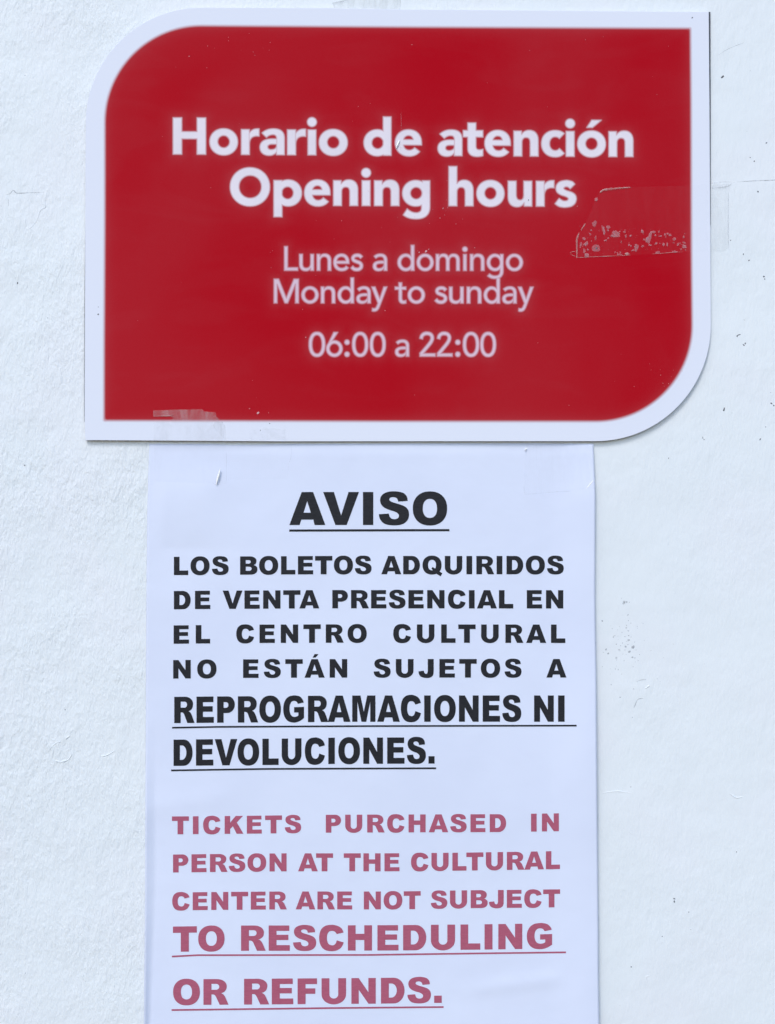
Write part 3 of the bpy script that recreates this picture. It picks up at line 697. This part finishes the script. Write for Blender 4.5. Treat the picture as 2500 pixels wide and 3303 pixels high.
# 1: torn tape over the sign's right edge and onto the wall
t1 = thing('tape_strip', 'torn clear tape with spots of dried glue across the right edge of the red sign', 'tape', P(2100, 720, DS))
def d1(x, y): return DS if x < 2280 else DS + (0.35 - DS) * sm(2284, 2302, x)
film('tape_film', q([(145,955),(145,700),(175,650),(255,535),(330,390),(375,240),(440,140),(500,110),(810,92),(1560,70)], 1820, 580, 3.8045) + [(2292,592),(2375,587),(2352,700),(2350,808),(2300,812)] + q([(1540,880),(1000,915)], 1820, 580, 3.8045), d1, M_TAPE, t1, 14, 0.4)
gl = []
for b in [(370,540,30,40,.2),(395,240,20,22,0),(480,605,18,45,-.3),(540,580,25,20,.3),(635,670,52,38,.1),(585,685,20,15,0),(390,840,50,40,0),(240,720,20,20,0),(260,785,32,17,-.4),(245,870,15,30,0),(275,925,32,25,0),(385,715,11,30,.1),(740,640,14,14,0),(755,690,10,28,.1),(815,685,15,12,-.4),(700,760,10,10,0),(795,800,10,12,0),(885,830,26,45,.3),(840,865,20,10,-.4),(960,635,18,22,0),(1050,700,24,72,.25),(1095,640,25,15,0),(1010,740,15,24,0),(1045,800,12,12,0),(960,815,20,13,-.5),(1150,890,28,16,0),(1220,790,15,22,0),(1265,795,10,25,0),(1350,725,22,20,0),(1355,880,34,11,0),(1400,790,15,18,0),(1475,820,28,25,.3),(1435,850,12,14,0),(1470,770,22,9,.3),(680,915,36,11,0),(625,890,12,12,0),(1120,680,12,12,0),(1180,690,22,8,0),(1235,672,12,14,0),(205,790,14,30,.3),(490,660,12,16,0),(515,740,12,10,0),(540,715,10,9,0)]:
    gl.append(blob(1820 + b[0]/3.8045, 580 + b[1]/3.8045, b[2]/3.8045, b[3]/3.8045, 0.04, DS + 0.02, b[4], 12, 0.5))
for i in range(110):
    x = random.uniform(180, 1500); lo = 560 + max(0, (x - 700)) * 0.1; y = random.uniform(lo, 930 - (x - 180) * 0.04)
    r = (2.5 + random.random() ** 3 * 12) / 3.8045
    gl.append(blob(1820 + x/3.8045, 580 + y/3.8045, r, r * random.uniform(.6, 1.1), 0.03, DS + 0.02, random.random() * 3, 8, 0.5))
mesh_obj('glue_residue', *merge(gl), M_GLUE, t1)
ribbon('tape_crease', q([(155,958),(156,850),(155,740),(168,690),(182,652)], 1820, 580, 3.8045), 6, DS + .03, M_CREASE, t1, 0.15)
ribbon('tape_crease', q([(205,620),(235,575),(260,535)], 1820, 580, 3.8045), 3.0, DS + .03, M_CREASE, t1, 0.1)
ribbon('tape_crease', q([(440,160),(475,128),(560,115),(680,103),(815,92)], 1820, 580, 3.8045), 7, DS + .03, M_CREASE, t1, 0.2)
ribbon('tape_crease', q([(150,955),(350,945),(600,935),(820,925)], 1820, 580, 3.8045), 2.2, DS + .03, M_CREASE, t1, 0.08)
ribbon('tape_crease', q([(1080,912),(1300,893),(1460,883)], 1820, 580, 3.8045), 1.6, DS + .03, M_CREASE, t1, 0.06)
ribbon('tape_crease', q([(70,900),(105,880),(140,885)], 1820, 580, 3.8045), 1.8, DS + .03, M_CREASE, t1, 0.08)
ribbon('tape_crease', q([(75,905),(100,925),(140,938)], 1820, 580, 3.8045), 1.8, DS + .03, M_CREASE, t1, 0.08)
mesh_obj('glue_bead', *merge([blob(1820+770/3.8045, 580+908/3.8045, 8, 4.5, 0.12, DS + .05), blob(1820+281/3.8045, 580+761/3.8045, 2, 2, 0.1, DS + .07), blob(1820+901/3.8045, 580+826/3.8045, 1.8, 1.8, 0.1, DS + .07)]), M_CREASE, t1)
mesh_obj('hole', *merge([blob(1820+396/3.8045, 580+837/3.8045, 2.6, 3.2, 0.05, DS + .08, .5)]), M_SPECK, t1)
ridge('tape_crease', [(2268,590),(2288,592),(2300,590),(2330,586),(2352,586),(2372,588)], 3.0, 0.2, M_GREYLINE, t1, 0.9)
ridge('tape_crease', [(2296,606),(2320,604),(2345,600),(2362,593)], 7, 0.25, M_GREYLINE, t1, 0.4)
ridge('tape_crease', [(2350,620),(2349,700),(2350,808)], 3, 0.04, M_GREYLINE, t1, 0.36)

film('wall_film', [(2295,596),(2358,592),(2351,640),(2350,800),(2330,812),(2296,806)], lambda x, y: 0.42, make_tape('wall_side_tape', 0.05, (0.46, 0.46, 0.46), 0.5), t1, 12, 0.4)

# 2: torn, hazy tape that joins the sign's lower left to the notice
def d2(x, y): return DS if y < 1419 else DS + (paper_d(x, max(y, 1436)) + 0.13 - DS) * sm(1421, 1442, y)
t2 = thing('tape_strip', 'hazy torn tape crossing from the lower left of the sign down onto the paper notice', 'tape', P(610, 1440, 1.5))
film('tape_film', q([(125,880),(125,490),(118,440),(118,225),(290,225),(780,225),(800,180),(860,222),(895,290),(910,440),(905,540),(905,905)], 460, 1290, 3.348), d2, M_TAPE_GREYED, t2, 10, 0.3)
film('hazy_patch', q([(118,180),(118,115),(350,105),(645,102),(665,125),(785,132),(800,180),(830,224),(300,224),(330,190),(290,176)], 460, 1290, 3.348), lambda x, y: DS + .02, M_TAPE_MILKY, t2, 8, 0.5)
film('dusty_patch', q([(780,232),(860,232),(895,290),(905,430),(860,400),(800,345),(760,280)], 460, 1290, 3.348), lambda x, y: DS + .02, M_TAPE_GREY, t2, 8, 0.8)
k_ = NT('mottled_tape').set(Roughness=0.35); k_.b.inputs['Base Color'].default_value = (0.5, 0.5, 0.49, 1)
k_.alpha(k_.ramp(k_.noise(k_.coords(), 130, 4, 0.65, 0.6), 0.38, 0.74, 0.0, 0.09)); M_MOTTLED = k_.m
film('mottled_film', q([(125,440),(120,236),(760,236),(800,345),(865,404),(905,440)], 460, 1290, 3.348), lambda x, y: DS + .015, M_MOTTLED, t2, 10, 0.4)
ribbon('tape_crease', q([(118,115),(118,180)], 460, 1290, 3.348), 1.5, DS + .03, M_CREASE, t2, 0.05)
ribbon('tape_crease', q([(125,178),(210,174),(290,172),(345,150)], 460, 1290, 3.348), 2.2, DS + .03, M_CREASE, t2, 0.08)
ridge('tape_fold', q([(836,745),(826,800),(812,850),(797,915)], 460, 1290, 3.348), 6.5, 0.7, M_GLINT, t2, 1.7)
ridge('tape_rim', q([(755,890),(790,915),(845,908)], 460, 1290, 3.348), 2.0, 0.1, M_GREYLINE, t2, 1.5)
ridge('tape_rim', q([(905,560),(906,700),(905,905)], 460, 1290, 3.348), 1.2, 0.06, M_GREYLINE, t2, 1.5)

# 3: wider clear strip next to it
t3 = thing('tape_strip', 'nearly invisible wide clear tape joining sign and notice', 'tape', P(830, 1440, 1.5))
t3['label'] = 'nearly invisible wide clear tape joining sign and notice, immediately beside the hazy torn tape'
film('tape_film', q([(915,232),(1550,232),(1560,440),(1608,500),(1600,620),(1578,690),(1570,850),(915,860)], 460, 1290, 3.348), d2, M_TAPE, t3, 12, 0.3)
film('dusty_patch', q([(1150,330),(1300,300),(1540,320),(1545,425),(1160,430)], 460, 1290, 3.348), lambda x, y: DS + .02, M_MOTTLED, t3, 8, 1.5)
ridge('tape_rim', q([(1612,490),(1605,600),(1590,660),(1577,690),(1575,760)], 460, 1290, 3.348), 1.6, 0.1, M_GREYLINE, t3, 1.35)

# 4: tape on the notice's top right corner
t4 = thing('tape_strip', 'clear tape with a bright folded corner on the top right corner of the notice', 'tape', P(1800, 1560, 1.5))
film('tape_film', q([(168,915),(180,1088),(620,1050),(1130,1003),(1440,985),(1432,640),(1418,180),(200,170)], 1660, 1400, 5.58), lambda x, y: paper_d(x, y) + 0.12, make_tape('clear_tape_thin', 0.025, streak=0.5), t4, 12, 0.2)
ridge('tape_rim', q([(168,900),(172,1000),(180,1090)], 1660, 1400, 5.58), 1.6, 0.08, M_GREYLINE, t4, 1.1)
ridge('tape_rim', q([(180,1090),(620,1052),(870,1030),(960,1032),(1290,1000),(1440,985)], 1660, 1400, 5.58), 1.5, 0.08, M_GREYLINE, t4, 1.25)
ridge('tape_fold', q([(1275,1000),(1330,940),(1390,865),(1430,815)], 1660, 1400, 5.58), 4.5, 0.5, M_GLINT, t4, 1.9)
ridge('tape_fold', q([(185,300),(205,270),(228,250)], 1660, 1400, 5.58), 3.5, 0.4, M_GLINT, t4, 0.85)

# 5: tape at the sign's top edge, running off the picture
t5 = thing('tape_strip', 'greyish tape end on the wall at the top edge of the sign', 'tape', P(1180, 0, 0.5))
film('tape_film', [(1073,9),(1125,-4),(1180,-30),(1292,-30),(1291,30),(1200,27),(1078,25)], lambda x, y: 0.35, make_tape('dusty_tape_thin', 0.12, (0.48, 0.49, 0.47), 0.5), t5, 10, 0.3)
ridge('tape_crease', [(1072,10),(1095,6),(1122,-1)], 4.5, 0.15, M_SPECK_SOFT, t5, 0.4)
ridge('tape_rim', [(1291,-20),(1291,10),(1290,30)], 3.5, 0.1, M_GREYLINE, t5, 0.4)

# 6: a scrap caught on the heading
t6 = thing('tape_scrap', 'tiny curled scrap of tape, its glint painted white, stuck to the heading on the red sign', 'tape', P(1285, 470, DS))
ridge('tape_fold', q([(535,1310),(575,1200),(615,1100),(655,1025)], 1230, 360, 11.06), 5.5, 0.5, M_GLINT, t6, DS + .02)
ridge('tape_rim', q([(650,1390),(690,1320),(700,1230)], 1230, 360, 11.06), 2.0, 0.06, M_GREYLINE, t6, DS + .02)
ridge('tape_crease', q([(705,0),(708,200),(712,450),(715,640)], 1230, 360, 11.06), 1.4, 0.03, make_tape('tape_hair', 0.3, (0.7, 0.4, 0.45)), t6, DS + .0)
